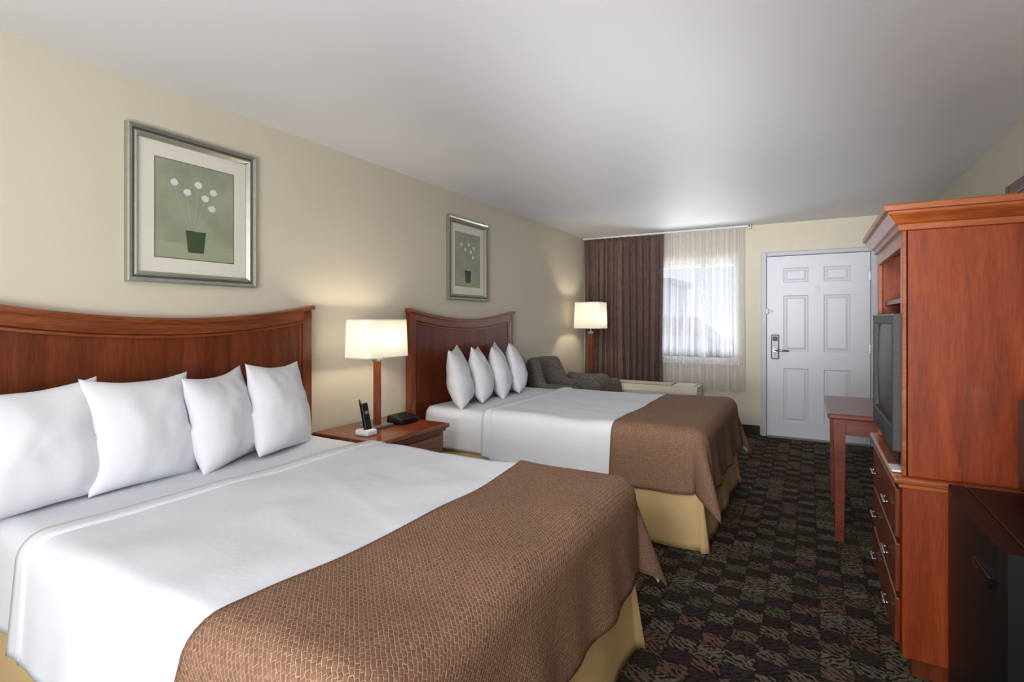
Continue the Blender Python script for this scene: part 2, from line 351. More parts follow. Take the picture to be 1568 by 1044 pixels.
# ------------------------------------------------------------ beds
def drape(name,xa,xf,y0,y1,zt,hem_f,hem_s,mat,parent,R=0.06,foot=True,thick=0.01,flare=0.04,amp=0.012,k=14,cf=0.30,seed=0,wr=0.004,res=0.02,bow=0.0,crease=0.0):
    Ls=R*math.pi/2+(zt-R-hem_s); Lf=(R*math.pi/2+(zt-R-hem_f)) if foot else 0
    cxf=xf-R if foot else xf
    Xa,Xb=xa,cxf+Lf; Ya,Yb=y0+R-Ls,y1-R+Ls
    nu=int((Xb-Xa)/res); nv=int((Yb-Ya)/res); ym=(y0+y1)/2
    def uv(u,v):
        y=Ya+(Yb-Ya)*v
        return (Xa+(Xb-Xa)*u-bow*((y-ym)/0.7)**2*(1-u)**2, y)
    def f(u,v):
        x,y=uv(u,v)
        ox=max(0.0,x-cxf) if foot else 0.0
        oy=(y-(y1-R)) if y>y1-R else ((y-(y0+R)) if y<y0+R else 0.0)
        qx=x-ox; qy=y-oy; r=math.hypot(ox,oy)
        top=wr*noise.noise(Vector((x*2.5,y*2.5,seed)))+wr*0.8*noise.noise(Vector((x*6,y*4,seed+5)))
        if crease>0:
            # fine wandering ridges of pulled cloth
            c1=1-abs(noise.noise(Vector((x*2.2+y*3.5,y*1.2-x*0.7,seed+9))))*5
            top+=crease*max(0,c1)+crease*0.25*math.exp(-((y-ym)/0.006)**2)
        if r<1e-6: return (x,y,zt+top)
        nx,ny=ox/r,oy/r
        if ox>0 and abs(oy)>0:
            r*=1-0.10*math.sin(2*math.atan2(abs(oy),ox))
        a=r/R
        if a<math.pi/2: off=R*math.sin(a); dz=R*(1-math.cos(a)); hang=0
        else: hang=r-R*math.pi/2; off=R; dz=R+hang
        hn=min(1,hang/0.3)
        if ox>0 and abs(oy)>0:
            phi=math.atan2(abs(oy),ox)
            s2=math.sin(2*phi)
            off+=cf*hang*(s2**2)-0.20*hang*(math.sin(4*phi)**2)
            w=math.sin(k*(qx if phi>0.785 else qy)+seed*1.7)
            fade=abs(math.cos(2*phi))
        else:
            c=(qx if abs(oy)>0 else qy)
            w=math.sin(k*c+seed*1.7)*0.7+0.5*math.sin(k*2.3*c+seed)
            fade=1
        off+=flare*hang/0.3*0.5+amp*hn*w*fade+amp*0.3*hn
        z=zt+top*(1-hn)-dz
        if z<0.012: z=0.012
        return (qx+nx*off,qy+ny*off,z)
    return gridsurf(name,f,nu,nv,mat,parent,thick=thick,uvfn=uv)

def headboard(yc,w,parent,zmid=1.30,zend=1.375):
    y0,y1=yc-w/2,yc+w/2; pw=0.06
    zc=lambda y: zmid+(zend-zmid)*(abs((y-yc)/(w/2))**2.0)
    def strip(name,ya,yb,xa,xb,zlo,zhi,mat,n=40,bev=0.004):
        bm=bmesh.new(); prev=None
        for i in range(n+1):
            y=ya+(yb-ya)*i/n
            ring=[bm.verts.new((xa,y,zlo(y))),bm.verts.new((xb,y,zlo(y))),bm.verts.new((xb,y,zhi(y)-bev)),bm.verts.new((xb-bev,y,zhi(y))),bm.verts.new((xa,y,zhi(y)))]
            if prev:
                for j in range(5): bm.faces.new((prev[j],prev[(j+1)%5],ring[(j+1)%5],ring[j]))
            else: bm.faces.new(ring)
            prev=ring
        bm.faces.new(prev[::-1])
        return finish(name,bm,mat,parent)
    xb=-2.588
    strip('panel',y0+0.02,y1-0.02,xb,-2.555,lambda y:0.25,lambda y:zc(y)-0.02,M_panel)
    boxes('posts',[((xb,y0,0.0),(-2.535,y0+pw,zend-0.03)),((xb,y1-pw,0.0),(-2.535,y1,zend-0.03))],M_wood,parent,bev=0.006)
    strip('top_rail',y0+0.004,y1-0.004,xb,-2.537,lambda y:zc(y)-0.075,lambda y:zc(y)-0.02,M_woodY)
    strip('cap_moulding',y0-0.008,y1+0.008,xb,-2.520,lambda y:zc(y)-0.024,lambda y:zc(y),M_woodY,bev=0.008)
    strip('rail_bead',y0+pw,y1-pw,-2.56,-2.543,lambda y:zc(y)-0.092,lambda y:zc(y)-0.078,M_woodY,bev=0.004)
    boxes('inner_bead',[((-2.56,y0+pw+0.004,0.3),(-2.545,y0+pw+0.014,zend-0.10)),((-2.56,y1-pw-0.014,0.3),(-2.545,y1-pw-0.004,zend-0.10))],M_woodY,parent,bev=0.003)

def pillow(name,loc,w,h,t,rz,lean,parent,seed,roll=0):
    bm=bmesh.new(); n=30
    def P(u,v,s):
        k=0.13
        a=w/2*u*(1-k*(1-v*v)*(0.4 if v<0 else 1.0)-0.03*noise.noise(Vector((v*2,seed,.1+u))))
        b=h/2*v*(1-(0.13 if v>0 else 0.03)*(1-u*u)+0.02*noise.noise(Vector((u*1.7,seed+4,.2))))
        e=max(0,(1-abs(u)**2.4))**0.55*max(0,(1-abs(v)**2.4))**0.55
        th=t/2*e*(1+0.25*(-v))+0.004*e
        nn=0.018*noise.noise(Vector((u*1.6+seed*3,v*1.4,s*2)))+0.008*noise.noise(Vector((u*4+seed,v*3,s)))
        return Vector((s*(th+nn*e),a,b))
    rot=Matrix.Translation(loc)@Matrix.Rotation(rz,4,'Z')@Matrix.Rotation(lean,4,'Y')@Matrix.Rotation(roll,4,'X')
    G={}
    for s in (1,-1):
        for i in range(n+1):
            for j in range(n+1):
                u=-1+2*i/n; v=-1+2*j/n
                u=math.sin(u*math.pi/2); v=math.sin(v*math.pi/2)
                if s==-1 and (i in(0,n) or j in(0,n)): G[(s,i,j)]=G[(1,i,j)]
                else: G[(s,i,j)]=bm.verts.new(rot@P(u,v,s))
        for i in range(n):
            for j in range(n):
                bm.faces.new((G[(s,i,j)],G[(s,i+1,j)],G[(s,i+1,j+1)],G[(s,i,j+1)]))
    return finish(name,bm,M_pillow,parent,smooth=True)

def bed(yc,xf,hbc,seed,pillows,objname,bxa,bow):
    root=empty(objname,(-1.5,yc,0))
    y0,y1=yc-0.70,yc+0.70; x0=-2.50
    headboard(hbc,1.52,root)
    box('box_spring',(x0,y0+0.03,0.10),(xf-0.03,y1-0.03,0.36),M_skirt,root,bev=0.02)
    box('mattress',(x0,y0+0.012,0.36),(xf-0.012,y1-0.012,0.632),M_white,root,bev=0.06,seg=4)
    boxes('bed_legs',[((x,y,0),(x+0.05,y+0.05,0.11)) for x in (x0+0.05,xf-0.15) for y in (y0+0.08,y1-0.13)],M_dark,root)
    n=60
    L1=xf-x0-0.02
    seq=[]
    for i in range(n+1): seq.append((x0+0.02+L1*i/n,y0,0,-1,i/n))
    for a in range(1,6): 
        t=a/6*math.pi/2; seq.append((xf,y0,math.sin(t),-math.cos(t),1))
    for i in range(n+1): seq.append((xf,y0+(y1-y0)*i/n,1,0,i/n))
    for a in range(1,6):
        t=a/6*math.pi/2; seq.append((xf,y1,math.cos(t),math.sin(t),1))
    for i in range(n+1): seq.append((xf-L1*i/n,y1,0,1,i/n))
    m=len(seq)-1
    def f(u,v):
        idx=min(m,int(round(u*m))); x,y,nx,ny,_=seq[idx]
        corner=(abs(nx)>0.01 and abs(ny)>0.01)
        s=(x+y)
        mid=math.exp(-((x-(x0+xf)/2)/0.03)**2) if abs(ny)>0.9 else math.exp(-((y-yc)/0.03)**2)
        off=-0.004+0.03*v+v*0.010*math.sin(s*13+seed)+(0.03*v if corner else 0)-0.012*mid
        return (x+nx*off,y+ny*off,0.40-0.394*v)
    gridsurf('bed_skirt',f,m,10,M_skirt,root,thick=0.003)
    drape('bottom_sheet',x0+0.02,-1.80,y0,y1,0.642,0.36,0.36,M_white,root,foot=False,amp=0.006,seed=seed,thick=0.006)
    drape('top_sheet',-1.92,xf+0.012,y0-0.014,y1+0.014,0.655,0.33,0.33,M_white,root,amp=0.008,seed=seed+2,thick=0.010,wr=0.009,crease=0.0022)
    drape('sheet_hem_fold',-1.97,-1.90,y0-0.016,y1+0.016,0.660,0.345,0.345,M_white,root,foot=False,amp=0.005,seed=seed+2,thick=0.012,wr=0.008)
    drape('blanket',bxa,xf+0.03,y0-0.03,y1+0.03,0.673,0.32,0.32,M_blanket,root,R=0.075,amp=0.016,k=11,seed=seed+4,thick=0.008,cf=0.30,flare=0.05,wr=0.010,bow=bow)
    for i,p in enumerate(pillows):
        (py,w,h,t,rz,roll)=p
        pillow('pillow_%d'%(i+1),Vector((-2.31,py,0.655+h/2-0.012)),w,h,t,math.radians(rz),math.radians(-12),root,seed*7+i*3,math.radians(roll))
    return root
bed(1.32,-0.62,1.32,1.0,[(0.74,0.44,0.43,0.19,4,2),(1.08,0.42,0.43,0.19,8,-2),(1.41,0.42,0.42,0.18,26,2),(1.70,0.42,0.44,0.18,20,-3)],'bed',-1.04,0.055)
bed(3.76,-0.53,3.715,2.0,[(3.24,0.42,0.45,0.17,27,3),(3.53,0.42,0.44,0.17,27,-2),(3.82,0.42,0.45,0.17,28,3),(4.10,0.42,0.45,0.17,28,-3)],'bed',-1.03,0.01)

# ------------------------------------------------------------ nightstand
ns=empty('nightstand',(-2.3,2.43,0))
ny0,ny1,nxf,nz=2.14,2.74,-2.08,0.62
box('top',(-2.585,ny0-0.025,nz-0.03),(nxf+0.04,ny1+0.025,nz),M_wood,ns,bev=0.01)
box('top_moulding',(-2.585,ny0-0.01,nz-0.05),(nxf+0.02,ny1+0.01,nz-0.03),M_woodY,ns,bev=0.008)
box('case',(-2.585,ny0,0.09),(nxf,ny1,nz-0.05),M_panel,ns,bev=0.003)
boxes('drawer_fronts',[((nxf,ny0+0.03,0.36),(nxf+0.016,ny1-0.03,0.55)),((nxf,ny0+0.03,0.14),(nxf+0.016,ny1-0.03,0.34))],M_woodY,ns,bev=0.006)
boxes('feet',[((x,y,0),(x+0.05,y+0.05,0.09)) for x in (-2.58,nxf-0.05) for y in (ny0,ny1-0.05)],M_wood,ns)
for z in (0.45,0.24): cyl('knob',(nxf+0.016,(ny0+ny1)/2,z),(nxf+0.042,(ny0+ny1)/2,z),0.007,0.015,M_chrome,ns,16)

# ------------------------------------------------------------ lamps
def rrect(hx,hy,r,seg=6):
    out=[]
    for cx,cy,a0 in ((hx-r,hy-r,0),(-hx+r,hy-r,90),(-hx+r,-hy+r,180),(hx-r,-hy+r,270)):
        for i in range(seg+1):
            a=math.radians(a0+90*i/seg); out.append((cx+r*math.cos(a),cy+r*math.sin(a)))
    return out
def shade(cx,cy,z0,z1,hx,hy,parent,r=0.04):
    bm=bmesh.new(); lo=[bm.verts.new((cx+x,cy+y,z0)) for x,y in rrect(hx,hy,r)]; hi=[bm.verts.new((cx+x*0.95,cy+y*0.95,z1)) for x,y in rrect(hx,hy,r)]
    n=len(lo)
    for i in range(n): bm.faces.new((lo[i],lo[(i+1)%n],hi[(i+1)%n],hi[i]))
    o=finish('shade',bm,M_shade,parent,smooth=True); md=o.modifiers.new('s','SOLIDIFY'); md.thickness=0.003
    for nm,z,s in (('trim_bottom',z0,1.0),('trim_top',z1-0.006,0.952)):
        bm=bmesh.new(); R=rrect(hx*s+0.002,hy*s+0.002,r); a=[bm.verts.new((cx+x,cy+y,z)) for x,y in R]; b=[bm.verts.new((cx+x,cy+y,z+0.005)) for x,y in R]
        for i in range(n): bm.faces.new((a[i],a[(i+1)%n],b[(i+1)%n],b[i]))
        finish(nm,bm,M_mat,parent,smooth=True)
def ptlight(name,loc,e,parent,rad=0.04,col=(1,0.88,0.70)):
    l=bpy.data.lights.new(name,'POINT'); l.energy=e; l.shadow_soft_size=rad; l.color=col
    o=bpy.data.objects.new(name,l); o.location=loc; COL.objects.link(o); o.parent=parent; o.matrix_parent_inverse=Matrix.Translation(-Vector(parent.location)); return o
tl=empty('table_lamp',(-2.35,2.42,nz)); lx,ly=-2.35,2.42
box('base',(lx-0.06,ly-0.085,nz),(lx+0.06,ly+0.085,nz+0.018),M_silverd,tl,bev=0.005)
box('post',(lx-0.016,ly-0.02,nz+0.018),(lx+0.016,ly+0.02,1.03),M_wood,tl,bev=0.003)
box('collar',(lx-0.02,ly-0.024,1.03),(lx+0.02,ly+0.024,1.05),M_silverd,tl,bev=0.003)
cyl('socket',(lx,ly,1.05),(lx,ly,1.13),0.014,0.014,M_silverd,tl)
cyl('harp',(lx,ly,1.13),(lx,ly,1.29),0.003,0.003,M_silverd,tl,8)
boxes('shade_spider',[((lx-0.09,ly-0.002,1.285),(lx+0.09,ly+0.002,1.289)),((lx-0.002,ly-0.17,1.285),(lx+0.002,ly+0.17,1.289))],M_silverd,tl,bev=0)
lathe('bulb',[(0.01,0),(0.025,0.03),(0.03,0.05),(0.02,0.075),(0.004,0.083)],(lx+0.001,ly,1.13),M_shade,tl,16)
shade(lx,ly,1.06,1.295,0.11,0.185,tl)
ptlight('lamp_light',(lx+0.05,ly,1.18),7.5,tl)
fl=empty('floor_lamp',(-2.3,5.95,0)); lx,ly=-2.3,5.95
box('base',(lx-0.12,ly-0.12,0),(lx+0.12,ly+0.12,0.025),M_wood,fl,bev=0.008)
box('post',(lx-0.024,ly-0.024,0.025),(lx+0.024,ly+0.024,1.12),M_wood,fl,bev=0.003)
box('collar',(lx-0.028,ly-0.028,1.12),(lx+0.028,ly+0.028,1.15),M_silverd,fl,bev=0.003)
cyl('socket',(lx,ly,1.15),(lx,ly,1.26),0.014,0.014,M_silverd,fl)
boxes('shade_spider',[((lx-0.15,ly-0.002,1.495),(lx+0.15,ly+0.002,1.499)),((lx-0.002,ly-0.15,1.495),(lx+0.002,ly+0.15,1.499)),((lx-0.002,ly-0.002,1.26),(lx+0.002,ly+0.002,1.495))],M_silverd,fl,bev=0)
shade(lx,ly,1.19,1.505,0.165,0.16,fl)
ptlight('lamp_light',(lx+0.05,ly,1.34),7,fl)

# phone + clock
ph=empty('cordless_phone',(-2.27,2.22,nz)); 
bm=bmesh.new(); addbox(bm,(-2.30,2.185,nz),(-2.20,2.27,nz+0.035),0.012,3); finish('cradle',bm,M_glassy,ph)
bm=bmesh.new(); vs=addbox(bm,(-0.013,-0.026,0),(0.013,0.026,0.165),0.009,3)
for v in bm.verts:
    v.co.y*=1-0.15*math.sin(v.co.z/0.165*math.pi); v.co=Matrix.Rotation(math.radians(-14),3,'Y')@v.co; v.co+=Vector((-2.235,2.228,nz+0.025))
finish('handset',bm,M_blk,ph)
cyl('antenna',(-2.285,2.215,nz+0.17),(-2.292,2.215,nz+0.205),0.006,0.004,M_blk,ph,10)
box('display',(-2.254,2.214,nz+0.115),(-2.246,2.242,nz+0.14),M_greyp,ph,bev=0.001)
ck=empty('clock_radio',(-2.3,2.62,nz))
bm=bmesh.new(); addbox(bm,(-2.38,2.53,nz),(-2.25,2.71,nz+0.055),0.014,3)
for v in bm.verts:
    if v.co.z>nz+0.04 and v.co.x>-2.30: v.co.z-=0.015
finish('body',bm,M_blk,ck); box('display',(-2.2515,2.56,nz+0.012),(-2.2485,2.68,nz+0.032),M_screen,ck,bev=0)

# ------------------------------------------------------------ framed art
def picture(y0,y1,z0,z1,seed):
    e=empty('framed_picture',(-2.6,(y0+y1)/2,z0)); X=XL+0.001
    def fr(nm,d0,d1,xh0,xh1,mat):
        bm=bmesh.new()
        def ring(d,x): return [bm.verts.new(p) for p in ((x,y0+d,z0+d),(x,y1-d,z0+d),(x,y1-d,z1-d),(x,y0+d,z1-d))]
        R=[ring(d0,X),ring(d0,xh0),ring((d0*2+d1)/3,xh0+0.003),ring(d1,xh1),ring(d1,X)]
        for A,B in zip(R,R[1:]):
            for i in range(4): bm.faces.new((A[i],A[(i+1)%4],B[(i+1)%4],B[i]))
        finish(nm,bm,mat,e)
    fr('frame_outer',0,0.020,X+0.030,X+0.026,M_silver)
    fr('frame_groove',0.020,0.030,X+0.018,X+0.018,M_silverd)
    fr('frame_inner',0.030,0.050,X+0.024,X+0.012,M_silver)
    box('mat_board',(X,y0+0.045,z0+0.045),(X+0.006,y1-0.045,z1-0.045),M_mat,e,bev=0)
    a0,a1,b0,b1=y0+0.122,y1-0.118,z0+0.122,z1-0.122
    box('print_border',(X+0.006,a0-0.004,b0-0.004),(X+0.0065,a1+0.004,b1+0.004),M_silverd,e,bev=0)
    box('print',(X+0.0062,a0,b0),(X+0.0072,a1,b1),M_print,e,bev=0)
    W=a1-a0;Hh=b1-b0
    box('print_table',(X+0.0072,a0,b0),(X+0.0074,a1,b0+0.16*Hh),M_printb,e,bev=0)
    P=lambda u,v,x=0.0078:(X+x,a0+u*W,b1-v*Hh)
    bm=bmesh.new()
    fs=[(.22,.22),(.38,.30),(.52,.20),(.61,.33),(.72,.25),(.70,.43)]
    for u,v in fs:
        p0=Vector(P(.44+.12*(u-.4),.72)); p1=Vector(P(u,v)); pm=(p0+p1)/2+Vector((0,(u-.45)*0.06,0.01))
        pr=None
        for i in range(9):
            t=i/8; q=(1-t)**2*p0+2*t*(1-t)*pm+t*t*p1
            a=bm.verts.new(q+Vector((0,-0.0010,0))); b=bm.verts.new(q+Vector((0,0.0010,0)))
            if pr: bm.faces.new((pr[0],pr[1],b,a))
            pr=(a,b)
    finish('stems',bm,M_stem,e)
    bm=bmesh.new()
    for u,v in fs:
        c=Vector(P(u,v,0.0085)); r=0.018
        vs=[bm.verts.new(c+Vector((0,r*(1+.06*math.sin(5*a+u*9))*math.cos(a),r*.9*(1+.05*math.sin(4*a+v*9))*math.sin(a)))) for a in [i*2*math.pi/24 for i in range(24)]]
        bm.faces.new(vs)
    finish('flowers',bm,M_flower,e)
    bm=bmesh.new(); bm.faces.new([bm.verts.new(P(u,v,0.0085)) for u,v in ((.39,.93),(.59,.93),(.62,.70),(.36,.70))]); finish('pot',bm,M_pot,e)
picture(1.141,1.751,1.461,2.16,0)
picture(3.463,4.075,1.461,2.16,1)
wp=empty('wall_mirror',(XR,3.5,1.4)); 
boxes('frame',[((XR-0.035,3.15,1.22),(XR-0.002,3.22,2.03)),((XR-0.035,3.83,1.22),(XR-0.002,3.90,2.03)),((XR-0.035,3.22,1.22),(XR-0.002,3.83,1.29)),((XR-0.035,3.22,1.96),(XR-0.002,3.83,2.03))],M_desk,wp,bev=0.008)
box('mirror_glass',(XR-0.015,3.22,1.29),(XR-0.003,3.83,1.96),plain('mirror',(220,225,225),0.03,metal=1,var=0),wp,bev=0)

# ------------------------------------------------------------ armchairs
def armchair(cx,cy,rot,hback,harm,hw,xb,xfr):
    ac=empty('armchair',(cx,cy,0)); RM=Matrix.Rotation(math.radians(rot),4,'Z')
    r=0.18
    def path(s):
        segs=[('l',(xfr,-hw),(xb+r,-hw)),('a',(xb+r,-hw+r),270),('l',(xb,-hw+r),(xb,hw-r)),('a',(xb+r,hw-r),180),('l',(xb+r,hw),(xfr,hw))]
        ls=[xfr-xb-r,r*math.pi/2,2*hw-2*r,r*math.pi/2,xfr-xb-r]; tot=sum(ls); d=s*tot
        for sg,l in zip(segs,ls):
            if d<=l+1e-9:
                t=d/l
                if sg[0]=='l':
                    p=Vector(sg[1]).lerp(Vector(sg[2]),t); q=(Vector(sg[2])-Vector(sg[1])).normalized(); return p,Vector((-q.y,q.x))
                a=math.radians(sg[2]-90*t); return Vector(sg[1])+r*Vector((math.cos(a),math.sin(a))),Vector((math.cos(a),math.sin(a)))
            d-=l
        return Vector((xfr,hw)),Vector((0,1))
    def place(o):
        o.matrix_parent_inverse=Matrix.Identity(4); o.rotation_euler=(0,0,math.radians(rot))
        o.location=RM@o.location; return o
    bm=bmesh.new(); prev=None; n=80
    for i in range(n+1):
        s=i/n; p,nr=path(s)
        nr=nr if nr.dot(p)>0 else -nr
        d=abs(s-0.5)
        bk=max(0,min(1,(0.27-d)/0.09)); bk=bk*bk*(3-2*bk)
        endr=max(0,(d-0.44)/0.06)
        ht=harm+(hback-harm)*bk-0.05*endr**2
        th=0.05; zb=0.14
        prof=[(-th,zb),(th,zb),(th*1.1,ht-0.06),(th*0.9,ht-0.02),(th*0.35,ht),(-th*0.35,ht),(-th*0.9,ht-0.02),(-th*1.1,ht-0.06)]
        ring=[bm.verts.new((p.x+nr.x*o,p.y+nr.y*o,z)) for o,z in prof]
        m=len(prof)
        if prev:
            for j in range(m): bm.faces.new((prev[j],prev[(j+1)%m],ring[(j+1)%m],ring[j]))
        else: bm.faces.new(ring)
        prev=ring
    bm.faces.new(prev[::-1])
    place(finish('back_and_arms',bm,M_chair,ac,smooth=True))
    place(box('seat_base',(xb+0.05,-hw+0.05,0.14),(xfr-0.01,hw-0.05,0.32),M_chair,ac,bev=0.02))
    place(box('seat_cushion',(xb+0.06,-hw+0.055,0.32),(xfr+0.02,hw-0.055,0.45),M_chair,ac,bev=0.04,seg=4))
    place(boxes('legs',[((x,y,0),(x+0.04,y+0.04,0.15)) for x in (xb+0.03,xfr-0.06) for y in (-hw,hw-0.04)],M_wood,ac))
armchair(-2.15,4.91,0,0.90,0.66,0.265,-0.34,0.26)
armchair(-2.12,5.50,90,0.715,0.64,0.215,-0.21,0.26)

# ------------------------------------------------------------ armoire
ar=empty('tv_armoire',(0.63,2.76,0))
ax0,ax1,ay0,ay1=0.29,0.965,2.34,3.17
box('chest_body',(ax0,ay0,0.07),(ax1,ay1,0.685),M_arm,ar,bev=0.004)
box('plinth',(ax0+0.03,ay0+0.02,0),(ax1,ay1-0.02,0.07),M_panel,ar,bev=0.002)
bm=bmesh.new(); addbox(bm,(ax0-0.03,ay0-0.02,0.70),(ax1,ay1+0.02,0.725),0.010,3); addbox(bm,(ax0-0.012,ay0-0.008,0.685),(ax1,ay1+0.008,0.70),0.004)
finish('waist_moulding',bm,M_armtrim,ar)
for i,(z0,z1) in enumerate(((0.10,0.27),(0.29,0.47),(0.49,0.67))):
    box('drawer_%d'%(i+1),(ax0-0.018,ay0+0.03,z0),(ax0,ay1-0.03,z1),M_panel,ar,bev=0.006)
    for yk in (ay0+0.2,ay1-0.2):
        bm=bmesh.new()
        addcyl(bm,(ax0-0.018,yk-0.035,(z0+z1)/2),(ax0-0.038,yk-0.035,(z0+z1)/2),0.004,0.004,10)
        addcyl(bm,(ax0-0.018,yk+0.035,(z0+z1)/2),(ax0-0.038,yk+0.035,(z0+z1)/2),0.004,0.004,10)
        addcyl(bm,(ax0-0.037,yk-0.045,(z0+z1)/2),(ax0-0.037,yk+0.045,(z0+z1)/2),0.006,0.006,12)
        finish('drawer_pull',bm,M_chrome,ar,smooth=True)
boxes('hutch_sides',[((ax0+0.01,ay0+0.01,0.725),(ax1,ay0+0.035,1.625)),((ax0+0.01,ay1-0.035,0.725),(ax1,ay1-0.01,1.625))],M_arm,ar,bev=0.003)
boxes('hutch_stiles',[((ax0,ay0+0.01,0.725),(ax0+0.02,ay0+0.05,1.625)),((ax0,ay1-0.05,0.725),(ax0+0.02,ay1-0.01,1.625)),((ax0,ay0+0.05,1.56),(ax0+0.02,ay1-0.05,1.625))],M_armtrim,ar,bev=0.003)
box('hutch_back',(ax1-0.015,ay0+0.035,0.725),(ax1,ay1-0.035,1.625),M_panel,ar,bev=0)
box('hutch_top',(ax0+0.02,ay0+0.035,1.60),(ax1-0.015,ay1-0.035,1.625),M_panel,ar,bev=0)
box('hutch_shelf',(ax0+0.03,ay0+0.035,1.36),(ax1-0.015,ay1-0.035,1.38),M_panel,ar,bev=0.002)
bm=bmesh.new()
prof=[(0.0,1.612),(0.012,1.615),(0.012,1.635),(0.022,1.64),(0.040,1.665),(0.045,1.672),(0.045,1.68),(0.056,1.682),(0.058,1.70),(0.052,1.705)]
prev=None
for o,z in prof:
    ring=[bm.verts.new(p) for p in ((ax0-o,ay0+0.01-o,z),(ax1,ay0+0.01-o,z),(ax1,ay1-0.01+o,z),(ax0-o,ay1-0.01+o,z))]
    if prev:
        for j in range(4): bm.faces.new((prev[j],prev[(j+1)%4],ring[(j+1)%4],ring[j]))
    else: bm.faces.new(ring[::-1])
    prev=ring
bm.faces.new(prev)
finish('crown_moulding',bm,M_armtrim,ar)
# TV: tube set with thick surround and tapering rear housing
tv=empty('television',(0.5,2.75,0.727))
ty0_,ty1_,tz0_,tz1_=2.40,3.10,0.80,1.315
boxes('bezel',[((0.268,ty0_,tz0_),(0.33,ty0_+0.045,tz1_)),((0.268,ty1_-0.045,tz0_),(0.33,ty1_,tz1_)),((0.268,ty0_+0.045,tz1_-0.04),(0.33,ty1_-0.045,tz1_)),((0.268,ty0_+0.045,tz0_),(0.33,ty1_-0.045,tz0_+0.085))],M_tvgrey,tv,bev=0.004)
box('bezel_trim',(0.266,ty0_+0.002,tz1_-0.008),(0.272,ty1_-0.002,tz1_-0.001),M_greyp,tv,bev=0.001)
def f(u,v):
    a=(u-.5)*2; b=(v-.5)*2
    return (0.274+0.016*(a*a+b*b)*0.5,ty0_+0.04+(ty1_-ty0_-0.08)*u,tz0_+0.08+(tz1_-tz0_-0.115)*v)
gridsurf('screen',f,16,16,M_screen,tv)
bm=bmesh.new(); prev=None
for x,k in ((0.33,1.0),(0.40,0.97),(0.56,0.72),(0.68,0.60)):
    yc_=(ty0_+ty1_)/2; hy=(ty1_-ty0_)/2*k-0.004; zt_=tz0_+(tz1_-tz0_)*(0.4+0.6*k)-0.004
    ring=[bm.verts.new(p) for p in ((x,yc_-hy,tz0_+0.003),(x,yc_+hy,tz0_+0.003),(x,yc_+hy,zt_),(x,yc_-hy,zt_))]
    if prev:
        for j in range(4): bm.faces.new((prev[j],prev[(j+1)%4],ring[(j+1)%4],ring[j]))
    else: bm.faces.new(ring)
    prev=ring
bm.faces.new(prev[::-1]); finish('rear_housing',bm,M_blk,tv)
box('swivel_base',(0.30,2.50,0.727),(0.62,3.00,0.803),M_blk,tv,bev=0.012)
boxes('buttons',[((0.265,2.60+i*0.04,tz0_+0.03),(0.269,2.62+i*0.04,tz0_+0.042)) for i in range(7)],M_blk,tv,bev=0.001)
cbx=empty('paper_guide',(0.28,2.45,0.727)); box('booklet',(0.264,2.385,0.727),(0.298,2.485,0.735),M_glassy,cbx,bev=0.002)

# ------------------------------------------------------------ fridge + microwave
fr=empty('mini_fridge',(0.68,1.95,0)); 
fx0=0.39; fy0,fy1=1.66,2.27; fz=0.735
box('cabinet',(fx0+0.06,fy0,0.03),(0.955,fy1,fz),M_blk,fr,bev=0.008)
bm=bmesh.new(); n=16; A=[];B=[]
for i in range(n+1):
    t=i/n; y=fy0+(fy1-fy0)*t; x=fx0+0.018-0.018*(math.sin(math.pi*t)**0.5 if 0<t<1 else 0)
    A.append(bm.verts.new((x,y,0.05))); B.append(bm.verts.new((x,y,fz)))
a2=[bm.verts.new((fx0+0.058,y,0.05)) for y in (fy1,fy0)]; b2=[bm.verts.new((fx0+0.058,y,fz)) for y in (fy1,fy0)]
LA=A+a2; LB=B+b2; m=len(LA)
for i in range(m): bm.faces.new((LA[i],LA[(i+1)%m],LB[(i+1)%m],LB[i]))
bm.faces.new(LA[::-1]); bm.faces.new(LB)
finish('door',bm,M_blk,fr)
boxes('feet',[((x,y,0),(x+0.04,y+0.04,0.03)) for x in (0.5,0.9) for y in (fy0+0.03,fy1-0.07)],M_dark,fr)
box('handle_recess',(fx0-0.006,fy0+0.06,0.62),(fx0+0.010,fy0+0.2,0.65),M_blkg,fr,bev=0.003)
mw=empty('microwave_oven',(0.75,1.9,fz+0.005)); z0=fz+0.004
box('case',(0.575,1.72,z0+0.018),(0.95,2.2,1.05),M_blk,mw,bev=0.008)
box('door_glass',(0.562,1.86,z0+0.026),(0.576,2.195,1.04),M_blkg,mw,bev=0.004)
box('control_panel',(0.566,1.725,z0+0.026),(0.576,1.855,1.04),M_blk,mw,bev=0.003)
box('handle',(0.535,1.87,z0+0.06),(0.550,1.885,1.01),M_blkg,mw,bev=0.004)
boxes('handle_mounts',[((0.548,1.87,z),(0.564,1.885,z+0.02)) for z in (z0+0.08,0.97)],M_blkg,mw,bev=0.002)
boxes('feet',[((x,y,z0-0.003),(x+0.03,y+0.03,z0+0.019)) for x in (0.6,0.9) for y in (1.75,2.14)],M_dark,mw)

